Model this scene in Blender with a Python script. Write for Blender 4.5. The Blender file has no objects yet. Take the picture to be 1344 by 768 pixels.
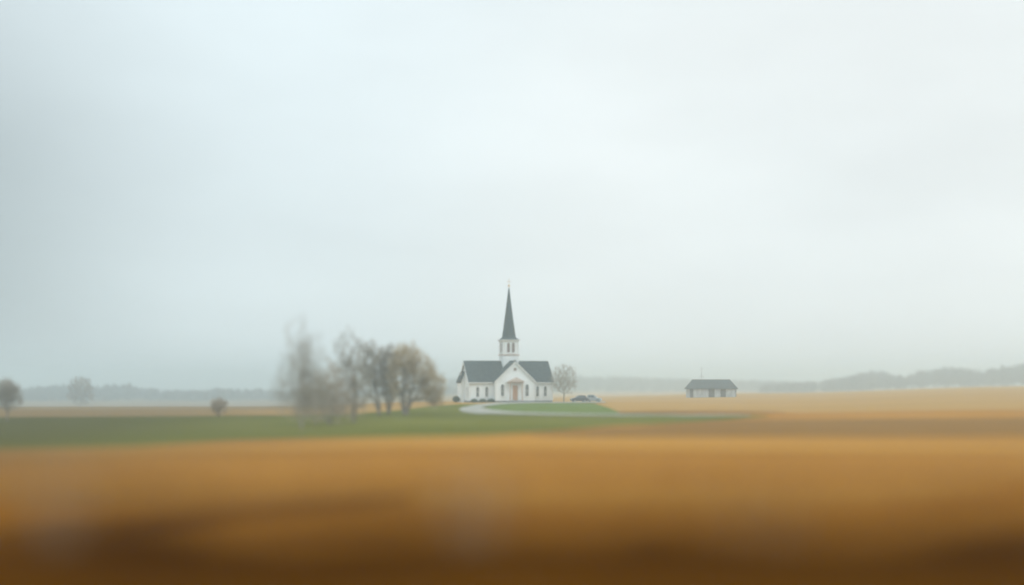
import bpy, bmesh, math, random
import numpy as np
from mathutils import Vector, Matrix

R = math.radians
rnd = random.Random(7)
scn = bpy.context.scene
COL = scn.collection

# ------------------------------------------------------------------ frame of reference
CAM_H = 5.0            # eye height over the field (the camera stands on a low bank)
F = 1867.0             # 50 mm lens on a 36 mm sensor, in photo pixels
CX, HY = 672.0, 505.0

def place(px, Y):      # lateral position seen at column px at distance Y
    return (px - CX) / F * Y

# ------------------------------------------------------------------ terrain
TY = [0, 12, 18, 24, 30, 37, 60, 110, 150, 190, 215, 250, 285, 300, 315, 350, 400, 450, 520, 600, 750, 900, 1400, 2200, 4200]
TU = [-0.60, -0.36, -0.18, -0.06, 0.0, 0.05, 0.18, 0.36, 0.60]
BANK = [3.3, 2.9, 2.2, 1.3, .5, .0]
T = {
 -0.60: [0, -.5, -1.5, -1.7, -.6, .1, -.2, -.3, -.5, -.9, -1.4, -2.1, -3.0, -4.4, -6.6, -8.0, -8.5, -8.5, -8.5],
 -0.36: [0, -.5, -1.5, -1.7, -.6, .15, -.2, -.3, -.5, -.9, -1.4, -2.1, -3.0, -4.4, -6.6, -8.0, -8.5, -8.5, -8.5],
 -0.18: [0, -.2, -.9, -.7, 0, .3, -.0, -.1, -.3, -.7, -1.2, -2.0, -2.9, -4.2, -6.3, -7.6, -8.2, -8.5, -8.5],
 -0.06: [0, 0, .1, .3, .65, .95, 1.2, 1.25, 1.15, .6, -.1, -.7, -1.3, -2, -2.8, -3.2, -3.5, -3.5, -3.5],
 0.0:   [0, 0, .1, .35, .7, 1.05, 1.28, 1.3, 1.25, .9, .3, -.1, -.6, -1, -2, -3, -3.5, -3.5, -3.5],
 0.05:  [0, 0, .1, .35, .7, 1.0, 1.25, 1.3, 1.15, .75, .65, .5, .2, -.1, -1.2, -2.2, -3.0, -3.5, -3.5],
 0.18:  [0, 0, .15, .35, .6, .8, .9, .95, 1.0, 1.05, 1.1, 1.15, 1.2, 1.2, .6, -.5, -2, -3.0, -3.5],
 0.36:  [0, 0, .2, .8, 1.1, 1.6, 2.0, 2.2, 2.4, 2.8, 3.2, 3.5, 3.8, 4.0, 4.1, 4.3, 3.2, -3.0, -3.5],
 0.60:  [0, 0, .3, 1.0, 1.4, 2.0, 2.6, 2.8, 3.0, 3.6, 4.2, 4.6, 5.0, 5.3, 5.6, 5.6, 4, -3.0, -3.5],
}
TAB = np.array([BANK + T[u] for u in TU])
TYA, TUA = np.array(TY, float), np.array(TU)

def _smooth(t): return t
def zfun(X, Y):
    X = np.asarray(X, float); Y = np.asarray(Y, float)
    u = X / np.maximum(Y, 40.0)
    u = np.clip(u, TUA[0], TUA[-1]); y = np.clip(Y, 0, TYA[-1] - 1e-3)
    i = np.clip(np.searchsorted(TUA, u, side='right') - 1, 0, len(TUA) - 2)
    tu = (u - TUA[i]) / (TUA[i + 1] - TUA[i]); tu = tu * tu * (3 - 2 * tu)
    def col(k):
        j = np.clip(np.searchsorted(TYA, y, side='right') - 1, 0, len(TYA) - 2)
        h = TYA[j + 1] - TYA[j]; t = (y - TYA[j]) / h
        a, b = TAB[k, j], TAB[k, j + 1]
        jm, jp = np.maximum(j - 1, 0), np.minimum(j + 2, len(TYA) - 1)
        s0 = (b - TAB[k, jm]) / (TYA[j + 1] - TYA[jm]); s1 = (TAB[k, jp] - a) / (TYA[jp] - TYA[j])
        t2, t3 = t * t, t * t * t
        return (2*t3-3*t2+1)*a + (t3-2*t2+t)*h*s0 + (-2*t3+3*t2)*b + (t3-t2)*h*s1
    z = col(i) * (1 - tu) + col(i + 1) * tu
    z = z + 0.10 * np.sin(X / 23.0 + Y / 41.0) * np.clip((Y - 60) / 60, 0, 1) * np.clip((270 - Y) / 60, 0, 1)
    return z
def zat(X, Y): return float(zfun(X, Y))

def ground_at(px, row):   # where the line of sight through this column and row meets the ground
    Y = 6.0
    while Y < 3000:
        if zat(place(px, Y), Y) >= CAM_H - (row - HY) / F * Y: break
        Y *= 1.003
    return place(px, Y), Y

# ------------------------------------------------------------------ materials
def new_mat(name):
    m = bpy.data.materials.new(name); m.use_nodes = True
    return m, m.node_tree, m.node_tree.nodes['Principled BSDF']

def noise_mat(name, c1, c2, scale=1.0, stretch=(1, 1, 1), rough=.85, bump=0.0, detail=5, c3=None, scale2=None, bscale=None, coords='Object', spec=.2):
    m, nt, p = new_mat(name)
    tc = nt.nodes.new('ShaderNodeTexCoord'); mp = nt.nodes.new('ShaderNodeMapping')
    mp.inputs['Scale'].default_value = stretch
    nt.links.new(tc.outputs[coords], mp.inputs['Vector'])
    n = nt.nodes.new('ShaderNodeTexNoise'); n.inputs['Scale'].default_value = scale; n.inputs['Detail'].default_value = detail
    nt.links.new(mp.outputs[0], n.inputs['Vector'])
    r = nt.nodes.new('ShaderNodeValToRGB'); r.color_ramp.elements[0].position = .36; r.color_ramp.elements[1].position = .64
    r.color_ramp.elements[0].color = (*c1, 1); r.color_ramp.elements[1].color = (*c2, 1)
    nt.links.new(n.outputs[0], r.inputs[0]); out = r.outputs[0]
    if c3:
        n2 = nt.nodes.new('ShaderNodeTexNoise'); n2.inputs['Scale'].default_value = scale2; n2.inputs['Detail'].default_value = 3
        nt.links.new(mp.outputs[0], n2.inputs['Vector'])
        r2 = nt.nodes.new('ShaderNodeValToRGB'); r2.color_ramp.elements[0].position = .45; r2.color_ramp.elements[1].position = .68
        nt.links.new(n2.outputs[0], r2.inputs[0])
        mx = nt.nodes.new('ShaderNodeMixRGB'); nt.links.new(r2.outputs[0], mx.inputs[0]); nt.links.new(out, mx.inputs[1]); mx.inputs[2].default_value = (*c3, 1)
        out = mx.outputs[0]
    nt.links.new(out, p.inputs['Base Color'])
    p.inputs['Roughness'].default_value = rough; p.inputs['Specular IOR Level'].default_value = spec
    if bump:
        nb = nt.nodes.new('ShaderNodeTexNoise'); nb.inputs['Scale'].default_value = bscale or scale * 6; nb.inputs['Detail'].default_value = 6
        nt.links.new(mp.outputs[0], nb.inputs['Vector'])
        b = nt.nodes.new('ShaderNodeBump'); b.inputs['Strength'].default_value = bump; b.inputs['Distance'].default_value = .1
        nt.links.new(nb.outputs[0], b.inputs['Height']); nt.links.new(b.outputs[0], p.inputs['Normal'])
    return m

def field_mat():
    """harvested field: straw colour with drill rows, broad swaths and brown soil patches"""
    m, nt, p = new_mat('harvested_field')
    N, L = nt.nodes.new, nt.links.new
    tc = N('ShaderNodeTexCoord')
    def noise(scale, stretch, detail=4, rot=0, loc=(0, 0, 0)):
        mp = N('ShaderNodeMapping'); mp.inputs['Scale'].default_value = stretch; mp.inputs['Rotation'].default_value = (0, 0, rot); mp.inputs['Location'].default_value = loc
        L(tc.outputs['Object'], mp.inputs[0])
        n = N('ShaderNodeTexNoise'); n.inputs['Scale'].default_value = scale; n.inputs['Detail'].default_value = detail
        L(mp.outputs[0], n.inputs['Vector']); return n.outputs[0]
    def ramp(fac, a, b, ca, cb):
        r = N('ShaderNodeValToRGB'); r.color_ramp.elements[0].position = a; r.color_ramp.elements[1].position = b
        r.color_ramp.elements[0].color = (*ca, 1); r.color_ramp.elements[1].color = (*cb, 1); L(fac, r.inputs[0]); return r.outputs[0]
    def mix(f, a, b):
        x = N('ShaderNodeMixRGB'); L(f, x.inputs[0])
        for s, i in ((a, 1), (b, 2)):
            if isinstance(s, tuple): x.inputs[i].default_value = (*s, 1)
            else: L(s, x.inputs[i])
        return x.outputs[0]
    straw = ramp(noise(.9, (1, 1.2, 1), 8), .3, .7, (.30, .118, .010), (.385, .165, .019))
    swath = ramp(noise(.055, (.12, 1, 1), 3, R(3)), .45, .62, (0, 0, 0), (1, 1, 1))
    c = mix(swath, straw, (.43, .208, .036))
    soil = ramp(noise(.08, (.14, 1, 1), 4, R(-5), (11, 3, 0)), .48, .64, (0, 0, 0), (.7, .7, .7))
    c = mix(soil, c, (.21, .088, .010))
    c = mix(ramp(noise(2.5, (.25, 1, 1), 6), .5, .72, (0, 0, 0), (.5, .5, .5)), c, (.20, .085, .012))
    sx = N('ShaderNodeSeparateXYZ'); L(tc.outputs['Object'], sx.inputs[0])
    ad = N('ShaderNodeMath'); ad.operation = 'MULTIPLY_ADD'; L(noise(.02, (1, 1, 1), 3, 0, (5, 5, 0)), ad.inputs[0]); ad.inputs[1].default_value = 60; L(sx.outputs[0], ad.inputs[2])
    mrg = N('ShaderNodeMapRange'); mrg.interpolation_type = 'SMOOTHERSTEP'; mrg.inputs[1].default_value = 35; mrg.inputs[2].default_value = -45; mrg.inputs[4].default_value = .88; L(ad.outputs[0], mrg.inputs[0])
    c = mix(mrg.outputs[0], c, (.105, .058, .017))  # left side of the field painted darker to imitate vignetting
    ay = N('ShaderNodeMath'); ay.operation = 'MULTIPLY_ADD'; L(noise(.03, (1, 1, 1), 3, 0, (9, 2, 0)), ay.inputs[0]); ay.inputs[1].default_value = 30; L(sx.outputs[1], ay.inputs[2])
    far = N('ShaderNodeMapRange'); far.interpolation_type = 'SMOOTHSTEP'; far.inputs[1].default_value = 222; far.inputs[2].default_value = 240; far.inputs[4].default_value = .8; L(ay.outputs[0], far.inputs[0])
    pale = mix(mrg.outputs[0], (.37, .22, .075), (.17, .115, .055))      # the paler, older field beyond the meadow and the drive
    c = mix(far.outputs[0], c, pale)
    L(c, p.inputs['Base Color']); p.inputs['Roughness'].default_value = .95; p.inputs['Specular IOR Level'].default_value = 0
    b = N('ShaderNodeBump'); b.inputs['Strength'].default_value = .8; b.inputs['Distance'].default_value = .15
    L(noise(5, (.4, 1, 1), 6), b.inputs['Height']); L(b.outputs[0], p.inputs['Normal'])
    return m

def siding_mat(name, c1, c2, pitch=.16, rough=.6):
    m = noise_mat(name, c1, c2, scale=1.3, stretch=(1, 1, .5), rough=rough)
    nt = m.node_tree; p = nt.nodes['Principled BSDF']
    tc = nt.nodes.new('ShaderNodeTexCoord'); w = nt.nodes.new('ShaderNodeTexWave')
    w.wave_type = 'BANDS'; w.bands_direction = 'Z'; w.wave_profile = 'SAW'; w.inputs['Scale'].default_value = .314 / pitch
    nt.links.new(tc.outputs['Object'], w.inputs['Vector'])
    b = nt.nodes.new('ShaderNodeBump'); b.inputs['Strength'].default_value = .6; b.inputs['Distance'].default_value = .03
    nt.links.new(w.outputs['Fac'], b.inputs['Height']); nt.links.new(b.outputs[0], p.inputs['Normal'])
    return m

M = dict(
    field=field_mat(),
    grass=noise_mat('meadow_grass', (.10, .102, .012), (.138, .134, .02), .12, (.5, 1, 1), .95, .6, 8, (.085, .092, .009), .03, 4, spec=0),
    lawn=noise_mat('church_lawn', (.10, .135, .03), (.13, .165, .045), .4, (1, 1, 1), .95, .5, 6, bscale=5, spec=0),
    gravel=noise_mat('pale_gravel', (.27, .255, .215), (.34, .325, .275), 1.2, (1, 1, 1), .95, .5, 8, bscale=9),
    soil=noise_mat('dark_soil', (.11, .038, .001), (.17, .062, .003), .8, (1, 1, 1), .95, .6, 8, spec=0),
    white=siding_mat('white_clapboard', (.79, .82, .815), (.85, .87, .865)),
    trim=noise_mat('white_trim_paint', (.72, .72, .70), (.80, .80, .78), 3, rough=.5),
    roof=noise_mat('slate_roof', (.032, .042, .042), (.062, .078, .078), 1.5, (1, 1, 3), .75, .4, 6, bscale=6),
    spire=noise_mat('slate_spire', (.032, .045, .045), (.056, .074, .074), 2, (1, 1, 3), .7, .3, 6),
    stone=noise_mat('grey_stone', (.16, .16, .15), (.26, .25, .24), 2, rough=.9, bump=.4),
    glass=noise_mat('window_glass', (.045, .055, .06), (.08, .09, .095), .8, rough=.12, spec=.5),
    door=noise_mat('red_brown_door', (.44, .25, .15), (.54, .33, .21), 2, (4, 4, .5), .5),
    copper=noise_mat('rosy_trim', (.52, .42, .36), (.60, .50, .44), 2, rough=.6),
    louvre=noise_mat('brown_louvre', (.20, .15, .13), (.30, .22, .19), 2, (1, 1, 6), .7),
    gold=noise_mat('gilt_metal', (.60, .42, .22), (.70, .50, .28), 4, rough=.4),
    metal=noise_mat('grey_metal', (.25, .26, .27), (.38, .39, .4), 4, rough=.45),
    bark=noise_mat('grey_brown_bark', (.15, .13, .105), (.24, .21, .175), 4, (1, 1, .3), .95, .6),
    twig_tan=noise_mat('tan_budding_twigs', (.42, .32, .19), (.54, .43, .27), .6, rough=.95),
    twig_grey=noise_mat('grey_twigs', (.31, .275, .22), (.41, .365, .30), .6, rough=.95),
    twig_brown=noise_mat('brown_twigs', (.35, .27, .19), (.45, .36, .26), .6, rough=.95),
    wood_far=noise_mat('far_wood', (.055, .06, .05), (.10, .10, .085), .1, rough=.95),
    evergreen=noise_mat('evergreen', (.06, .085, .055), (.09, .12, .075), 1.5, rough=.9),
    barn=siding_mat('weathered_boards', (.34, .36, .36), (.48, .50, .50), .2, .8),
    dark=noise_mat('dark_boards', (.07, .07, .065), (.12, .115, .105), 1, rough=.9),
    weed=noise_mat('brown_weeds', (.085, .027, .0005), (.18, .064, .002), .25, (1, 1, 1), .95, spec=0),
    band=noise_mat('brown_stubble', (.185, .09, .017), (.235, .115, .025), .2, (.3, 1, 1), .95, .5, 6, spec=0),
    brown=noise_mat('brown_field', (.26, .10, .007), (.35, .14, .012), .35, (.4, 1, 1), .95, .6, 7, bscale=5, spec=0),
    stubble=noise_mat('straw_stubble', (.23, .085, .004), (.35, .14, .010), .8, rough=.9, spec=0),
    reed=noise_mat('smear_reed', (.48, .38, .28), (.60, .49, .37), 2, rough=.9),  # colour of the added reeds that imitate glass smears
    car_dark=noise_mat('dark_car_paint', (.03, .035, .045), (.045, .05, .06), 1, rough=.3, spec=.5),
    car_pale=noise_mat('pale_car_paint', (.26, .28, .28), (.33, .35, .35), 1, rough=.3, spec=.5),
    tyre=noise_mat('tyre_rubber', (.02, .02, .02), (.035, .035, .035), 5, rough=.9),
    lamp=noise_mat('lamp_lens', (.6, .6, .58), (.7, .7, .68), 5, rough=.15, spec=.5),
    redlamp=noise_mat('red_lens', (.3, .02, .02), (.4, .03, .03), 5, rough=.2, spec=.5),
)

# ------------------------------------------------------------------ object helpers
def tag(o, label=None, cat=None, group=None, kind=None):
    if label: o['label'] = label
    if cat: o['category'] = cat
    if group: o['group'] = group
    if kind: o['kind'] = kind
    return o
def empty(name, loc, rz=0):
    o = bpy.data.objects.new(name, None); o.location = loc; o.rotation_euler = (0, 0, rz); o.empty_display_size = .3
    COL.objects.link(o); return o
def obj(name, bm, mat, parent=None, smooth=False):
    me = bpy.data.meshes.new(name); bmesh.ops.recalc_face_normals(bm, faces=bm.faces[:]); bm.to_mesh(me); bm.free()
    me.materials.append(M[mat])
    if smooth: me.shade_smooth()
    o = bpy.data.objects.new(name, me); COL.objects.link(o); o.parent = parent
    return o
def arr_obj(name, verts, faces, mat, parent=None, smooth=False):
    me = bpy.data.meshes.new(name); me.from_pydata(verts, [], faces); me.update(); me.materials.append(M[mat])
    if smooth: me.shade_smooth()
    o = bpy.data.objects.new(name, me); COL.objects.link(o); o.parent = parent
    return o
def NB(): return bmesh.new()
def box(bm, x0, x1, y0, y1, z0, z1, bev=0):
    r = bmesh.ops.create_cube(bm, size=1); vs = r['verts']
    for v in vs: v.co = Vector(((x0+x1)/2 + v.co.x*(x1-x0), (y0+y1)/2 + v.co.y*(y1-y0), (z0+z1)/2 + v.co.z*(z1-z0)))
    if bev:
        es = list({e for v in vs for e in v.link_edges}); bmesh.ops.bevel(bm, geom=es, offset=bev, segments=2, affect='EDGES')
    return bm
def prism(bm, pts, axis, a, b):
    """closed outline pts (2D) extruded along axis from a to b"""
    def mk(p, t):
        if axis == 'x': return (t, p[0], p[1])
        if axis == 'y': return (p[0], t, p[1])
        return (p[0], p[1], t)
    A = [bm.verts.new(mk(p, a)) for p in pts]; B = [bm.verts.new(mk(p, b)) for p in pts]
    bm.faces.new(A); bm.faces.new(B[::-1]); n = len(pts)
    for i in range(n): bm.faces.new((A[i], B[i], B[(i+1) % n], A[(i+1) % n]))
    return bm
def cyl(bm, p0, p1, r0, r1=None, n=12):
    r1 = r0 if r1 is None else r1; p0, p1 = Vector(p0), Vector(p1); d = (p1 - p0).normalized()
    u = d.cross(Vector((0, 0, 1)) if abs(d.z) < .9 else Vector((1, 0, 0))).normalized(); w = d.cross(u)
    rings = []
    for p, r in ((p0, r0), (p1, r1)):
        rings.append([bm.verts.new(p + (u*math.cos(2*math.pi*k/n) + w*math.sin(2*math.pi*k/n))*r) for k in range(n)])
    for k in range(n): bm.faces.new((rings[0][k], rings[0][(k+1) % n], rings[1][(k+1) % n], rings[1][k]))
    bm.faces.new(rings[0][::-1]); bm.faces.new(rings[1]); return bm
def lathe(bm, prof, cx=0, cy=0, n=8, rot=0):
    rings = [[bm.verts.new((cx + r*math.cos(rot + 2*math.pi*k/n), cy + r*math.sin(rot + 2*math.pi*k/n), z)) for k in range(n)] for r, z in prof]
    for a, b in zip(rings, rings[1:]):
        for k in range(n): bm.faces.new((a[k], a[(k+1) % n], b[(k+1) % n], b[k]))
    bm.faces.new(rings[0][::-1]); bm.faces.new(rings[-1]); return bm

# ------------------------------------------------------------------ ground and sheets on it
def spaced(lo, hi, s0, g):
    a = [0.0]; s = s0
    while a[-1] < hi: a.append(a[-1] + s); s *= g
    b = [0.0]; s = s0
    while b[-1] > lo: b.append(b[-1] - s); s *= g
    return np.array(sorted(set(b[1:] + a)))
gx = spaced(-2600, 2600, 2.5, 1.035)
gy = np.concatenate([np.arange(-200, -20, 20), np.arange(-20, 60, 2.0), np.arange(60, 340, 3.0), np.arange(340, 700, 10), np.arange(700, 4200, 70)])
GX, GY = np.meshgrid(gx, gy); GZ = zfun(GX, GY)
nx, ny = len(gx), len(gy)
verts = np.stack([GX, GY, GZ], -1).reshape(-1, 3).tolist()
faces = [(j*nx+i, j*nx+i+1, (j+1)*nx+i+1, (j+1)*nx+i) for j in range(ny-1) for i in range(nx-1)]
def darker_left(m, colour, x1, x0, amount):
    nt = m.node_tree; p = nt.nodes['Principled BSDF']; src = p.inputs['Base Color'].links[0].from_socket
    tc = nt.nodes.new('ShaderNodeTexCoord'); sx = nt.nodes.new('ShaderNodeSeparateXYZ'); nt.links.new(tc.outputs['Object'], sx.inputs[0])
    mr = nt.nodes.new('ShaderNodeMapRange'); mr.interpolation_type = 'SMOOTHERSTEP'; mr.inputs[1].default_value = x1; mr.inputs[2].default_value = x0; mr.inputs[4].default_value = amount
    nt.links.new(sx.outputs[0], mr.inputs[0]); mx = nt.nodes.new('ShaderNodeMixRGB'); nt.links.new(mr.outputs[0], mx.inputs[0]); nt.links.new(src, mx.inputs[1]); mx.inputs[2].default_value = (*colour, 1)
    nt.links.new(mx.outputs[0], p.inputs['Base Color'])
darker_left(M['grass'], (.048, .042, .002), -10, -75, .85)      # vignette at the left painted into the grass colour
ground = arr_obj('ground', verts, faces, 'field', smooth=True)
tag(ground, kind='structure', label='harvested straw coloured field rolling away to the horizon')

def sheet(name, stations, mat, off, cross=8, sub=6, kind='structure', label=None):
    """stations: (px, far_row, near_row) -> strip draped over the ground"""
    st = []
    for a, b in zip(stations, stations[1:]):
        for k in range(sub):
            t = k / sub; st.append(tuple(a[i]*(1-t) + b[i]*t for i in range(3)))
    st.append(stations[-1]); V = []; Fc = []
    for (px, fr, nr) in st:
        x0, y0 = ground_at(px, nr); x1, y1 = ground_at(px, fr)
        for c in range(cross + 1):
            t = c / cross; x, y = x0*(1-t) + x1*t, y0*(1-t) + y1*t
            V.append((x, y, zat(x, y) + off))
    n = cross + 1
    for i in range(len(st)-1):
        for c in range(cross): Fc.append((i*n+c, (i+1)*n+c, (i+1)*n+c+1, i*n+c+1))
    o = arr_obj(name, V, Fc, mat, smooth=True)
    return tag(o, kind=kind, label=label)

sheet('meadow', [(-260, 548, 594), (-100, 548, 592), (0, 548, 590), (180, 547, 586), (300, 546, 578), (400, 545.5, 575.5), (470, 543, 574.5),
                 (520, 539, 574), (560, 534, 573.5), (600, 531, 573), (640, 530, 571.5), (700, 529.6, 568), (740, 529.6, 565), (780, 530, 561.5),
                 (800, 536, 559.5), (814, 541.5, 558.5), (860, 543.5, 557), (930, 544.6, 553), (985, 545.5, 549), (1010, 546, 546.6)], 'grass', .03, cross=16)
sheet('lawn', [(641, 533.5, 537), (652, 531.8, 539.5), (670, 530.6, 541), (700, 529.8, 542.2), (740, 529.6, 543.2), (780, 530, 544), (800, 536, 544.2), (812, 542, 544)], 'lawn', .06, cross=8)
sheet('driveway', [(603, 537, 539), (607, 535.3, 540.8), (615, 534.3, 542.3), (628, 534.6, 543.6), (645, 538.6, 543.6), (680, 541.6, 544.4), (720, 543.0, 545.2), (800, 544.6, 546.2),
                   (900, 545, 546.4), (960, 545, 546.2), (985, 545.3, 546)], 'gravel', .09, cross=5)
sheet('church_path', [(612, 534.8, 537.5), (625, 532, 536.5), (640, 530.4, 533.6), (655, 529.4, 531.6), (670, 528.9, 530.4), (700, 528.6, 529.8), (740, 528.2, 529.5), (795, 527.6, 529.0)], 'gravel', .12, cross=4)
sheet('field_edge', [(812, 540.6, 543), (860, 539.8, 543), (930, 539.4, 542.8), (990, 540.2, 542.4), (1030, 541, 541.4)], 'band', .05, cross=3)
sheet('ploughed_strip', [(700, 570, 571.5), (780, 564, 574), (860, 559, 574), (930, 555, 573.5), (1000, 552, 573), (1100, 551, 572.5), (1344, 549, 572), (1700, 546, 570)], 'band', .04, cross=6)
sheet('weedy_bank', [(-500, 722, 1300), (200, 722, 1300), (700, 722, 1300), (1900, 722, 1300)], 'soil', .04, cross=14)
sheet('brown_stubble', [(-500, 655, 724), (0, 655, 724), (250, 668, 724), (540, 660, 724), (760, 672, 724), (1017, 678, 724), (1344, 632, 724), (1800, 610, 724)], 'brown', .025, cross=14)
sheet('wheel_track', [(-40, 694, 726), (100, 676, 704), (200, 669, 692), (300, 661, 679), (420, 652, 666), (540, 644, 652)], 'soil', .03, cross=3)

# ------------------------------------------------------------------ blades: weeds, stubble
def blades(name, pts, hmin, hmax, w, mat, lean=.35, label=None, seed=3):
    r = np.random.RandomState(seed); p = np.array(pts); n = len(p); z = zfun(p[:, 0], p[:, 1]) - .03
    h = r.uniform(hmin, hmax, n); a = r.uniform(0, 6.283, n); l = h*lean*r.rand(n); b = r.uniform(0, 6.283, n)
    dx, dy, lx, ly = np.cos(a)*w/2, np.sin(a)*w/2, np.cos(b)*l, np.sin(b)*l; x, y = p[:, 0], p[:, 1]
    S = lambda *c: np.stack(c, -1)
    V = np.stack([S(x-dx, y-dy, z), S(x+dx, y+dy, z), S(x+dx*.9+lx*.4, y+dy*.9+ly*.4, z+h*.6), S(x-dx*.9+lx*.4, y-dy*.9+ly*.4, z+h*.6), S(x+lx, y+ly, z+h)], 1).reshape(-1, 3)
    Fc = []
    for k in range(0, 5*n, 5): Fc += [(k, k+1, k+2, k+3), (k+3, k+2, k+4)]
    o = arr_obj(name, V.tolist(), Fc, mat)
    return tag(o, label, None, None, 'stuff')
r_ = random.Random(5)
pts = []
while len(pts) < 90000:
    y = r_.uniform(19.5, 44); u = r_.uniform(-.46, .46); x = u * y
    d = 1.0 if y < 33 else max(0, 1 - (y-33)/(7 + 3.5*math.sin(u*19+.6)))
    if r_.random() < d*min(1, max(.12, .55 + .6*math.sin(u*31 + 3.6) + .25*math.sin(x*1.7))): pts.append((x, y))
blades('dry_weeds', pts, .6, 1.45, .05, 'weed', label='rusty brown blurred weeds along the bottom edge of the photo')
pts = []
while len(pts) < 70000:
    y = 33 + 60 * r_.random()**1.5; u = r_.uniform(-.45, .45)
    y = round(y / .28) * .28 + r_.gauss(0, .03); pts.append((u * y, y))
blades('straw_stubble', pts, .10, .26, .03, 'stubble', .3, label='short straw stubble in rows on the near field')

def smear_reeds(px, Y, h, n, spread, label):  # added reeds, defocused to imitate pale smears on window glass
    x0 = place(px, Y); root = empty('smear_reeds', (x0, Y, zat(x0, Y) - .05)); tag(root, label, 'added reeds', 'added reed clumps imitating glass smears in the foreground')
    s = NB(); r = random.Random(int(px))
    for k in range(n):
        a = r.uniform(0, 6.283); d = spread * math.sqrt(r.random()); hh = h * r.uniform(.7, 1)
        b = Vector((math.cos(a)*d, math.sin(a)*d, 0)); t = b + Vector((math.cos(a)*.15, math.sin(a)*.1, hh))
        m_ = b.lerp(t, .55) + Vector((r.gauss(0, .03), r.gauss(0, .03), 0))
        cyl(s, b, m_, .016, .012, 5); cyl(s, m_, t, .012, .005, 5)
        for j in range(4):
            c = b.lerp(t, .2 + .15*j); e = c + Vector((r.gauss(0, .16), r.gauss(0, .16), .3)); wv = Vector((.016, .006, 0))
            s.faces.new([s.verts.new(c - wv), s.verts.new(c + wv), s.verts.new(e)])
        q = NB()
        for j in range(16):
            c = m_.lerp(t, .5 + .5*j/16); e = c + Vector((r.gauss(0, .05), r.gauss(0, .05), .07)); wv = Vector((.008, 0, 0))
            q.faces.new([q.verts.new(c - wv), q.verts.new(c + wv), q.verts.new(e)])
        obj('smear_seed_head', q, 'reed', root)
    obj('stem', s, 'reed', root)
smear_reeds(76, 31, 3.1, 18, .4, 'added reed clump imitating a pale smear on glass, at the far lower left of the field')
smear_reeds(616, 31, 3.0, 22, .5, 'added reed clump imitating a pale smear on glass, at the bottom, below the church')
smear_reeds(1000, 31, 2.8, 12, .7, 'added reed clump imitating a pale smear on glass, at the lower right, below the barn')

# ------------------------------------------------------------------ trees
def tube_mesh(P, par, rad, sel, V, Fc, n):
    if not sel: return
    P = np.asarray(P); par = np.asarray(par); sel = np.asarray(sel)
    a, b = P[par[sel]], P[sel]; d = b - a; L = np.linalg.norm(d, axis=1, keepdims=True); ok = L[:, 0] > 1e-4
    a, b, d, L, sel = a[ok], b[ok], d[ok], L[ok], sel[ok]; d = d / L
    ref = np.where(np.abs(d[:, 2:3]) < .9, [[0, 0, 1.]], [[1., 0, 0]]); u = np.cross(d, ref); u /= np.linalg.norm(u, axis=1, keepdims=True); w = np.cross(d, u)
    r1 = rad[sel][:, None]; r0 = np.minimum(rad[par[sel]][:, None], r1*1.35); t = 2*np.pi*np.arange(n)/n
    ring = u[:, None]*np.cos(t)[None, :, None] + w[:, None]*np.sin(t)[None, :, None]
    A = (a - d*r0*.3)[:, None] + ring*r0[:, None]; B = (b + d*r1*.2)[:, None] + ring*r1[:, None]
    k0 = len(V); V.extend(np.concatenate([A, B], 1).reshape(-1, 3).tolist())
    for q in range(len(sel)):
        o = k0 + q*2*n
        for k in range(n): Fc.append((o+k, o+(k+1) % n, o+n+(k+1) % n, o+n+k))

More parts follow.
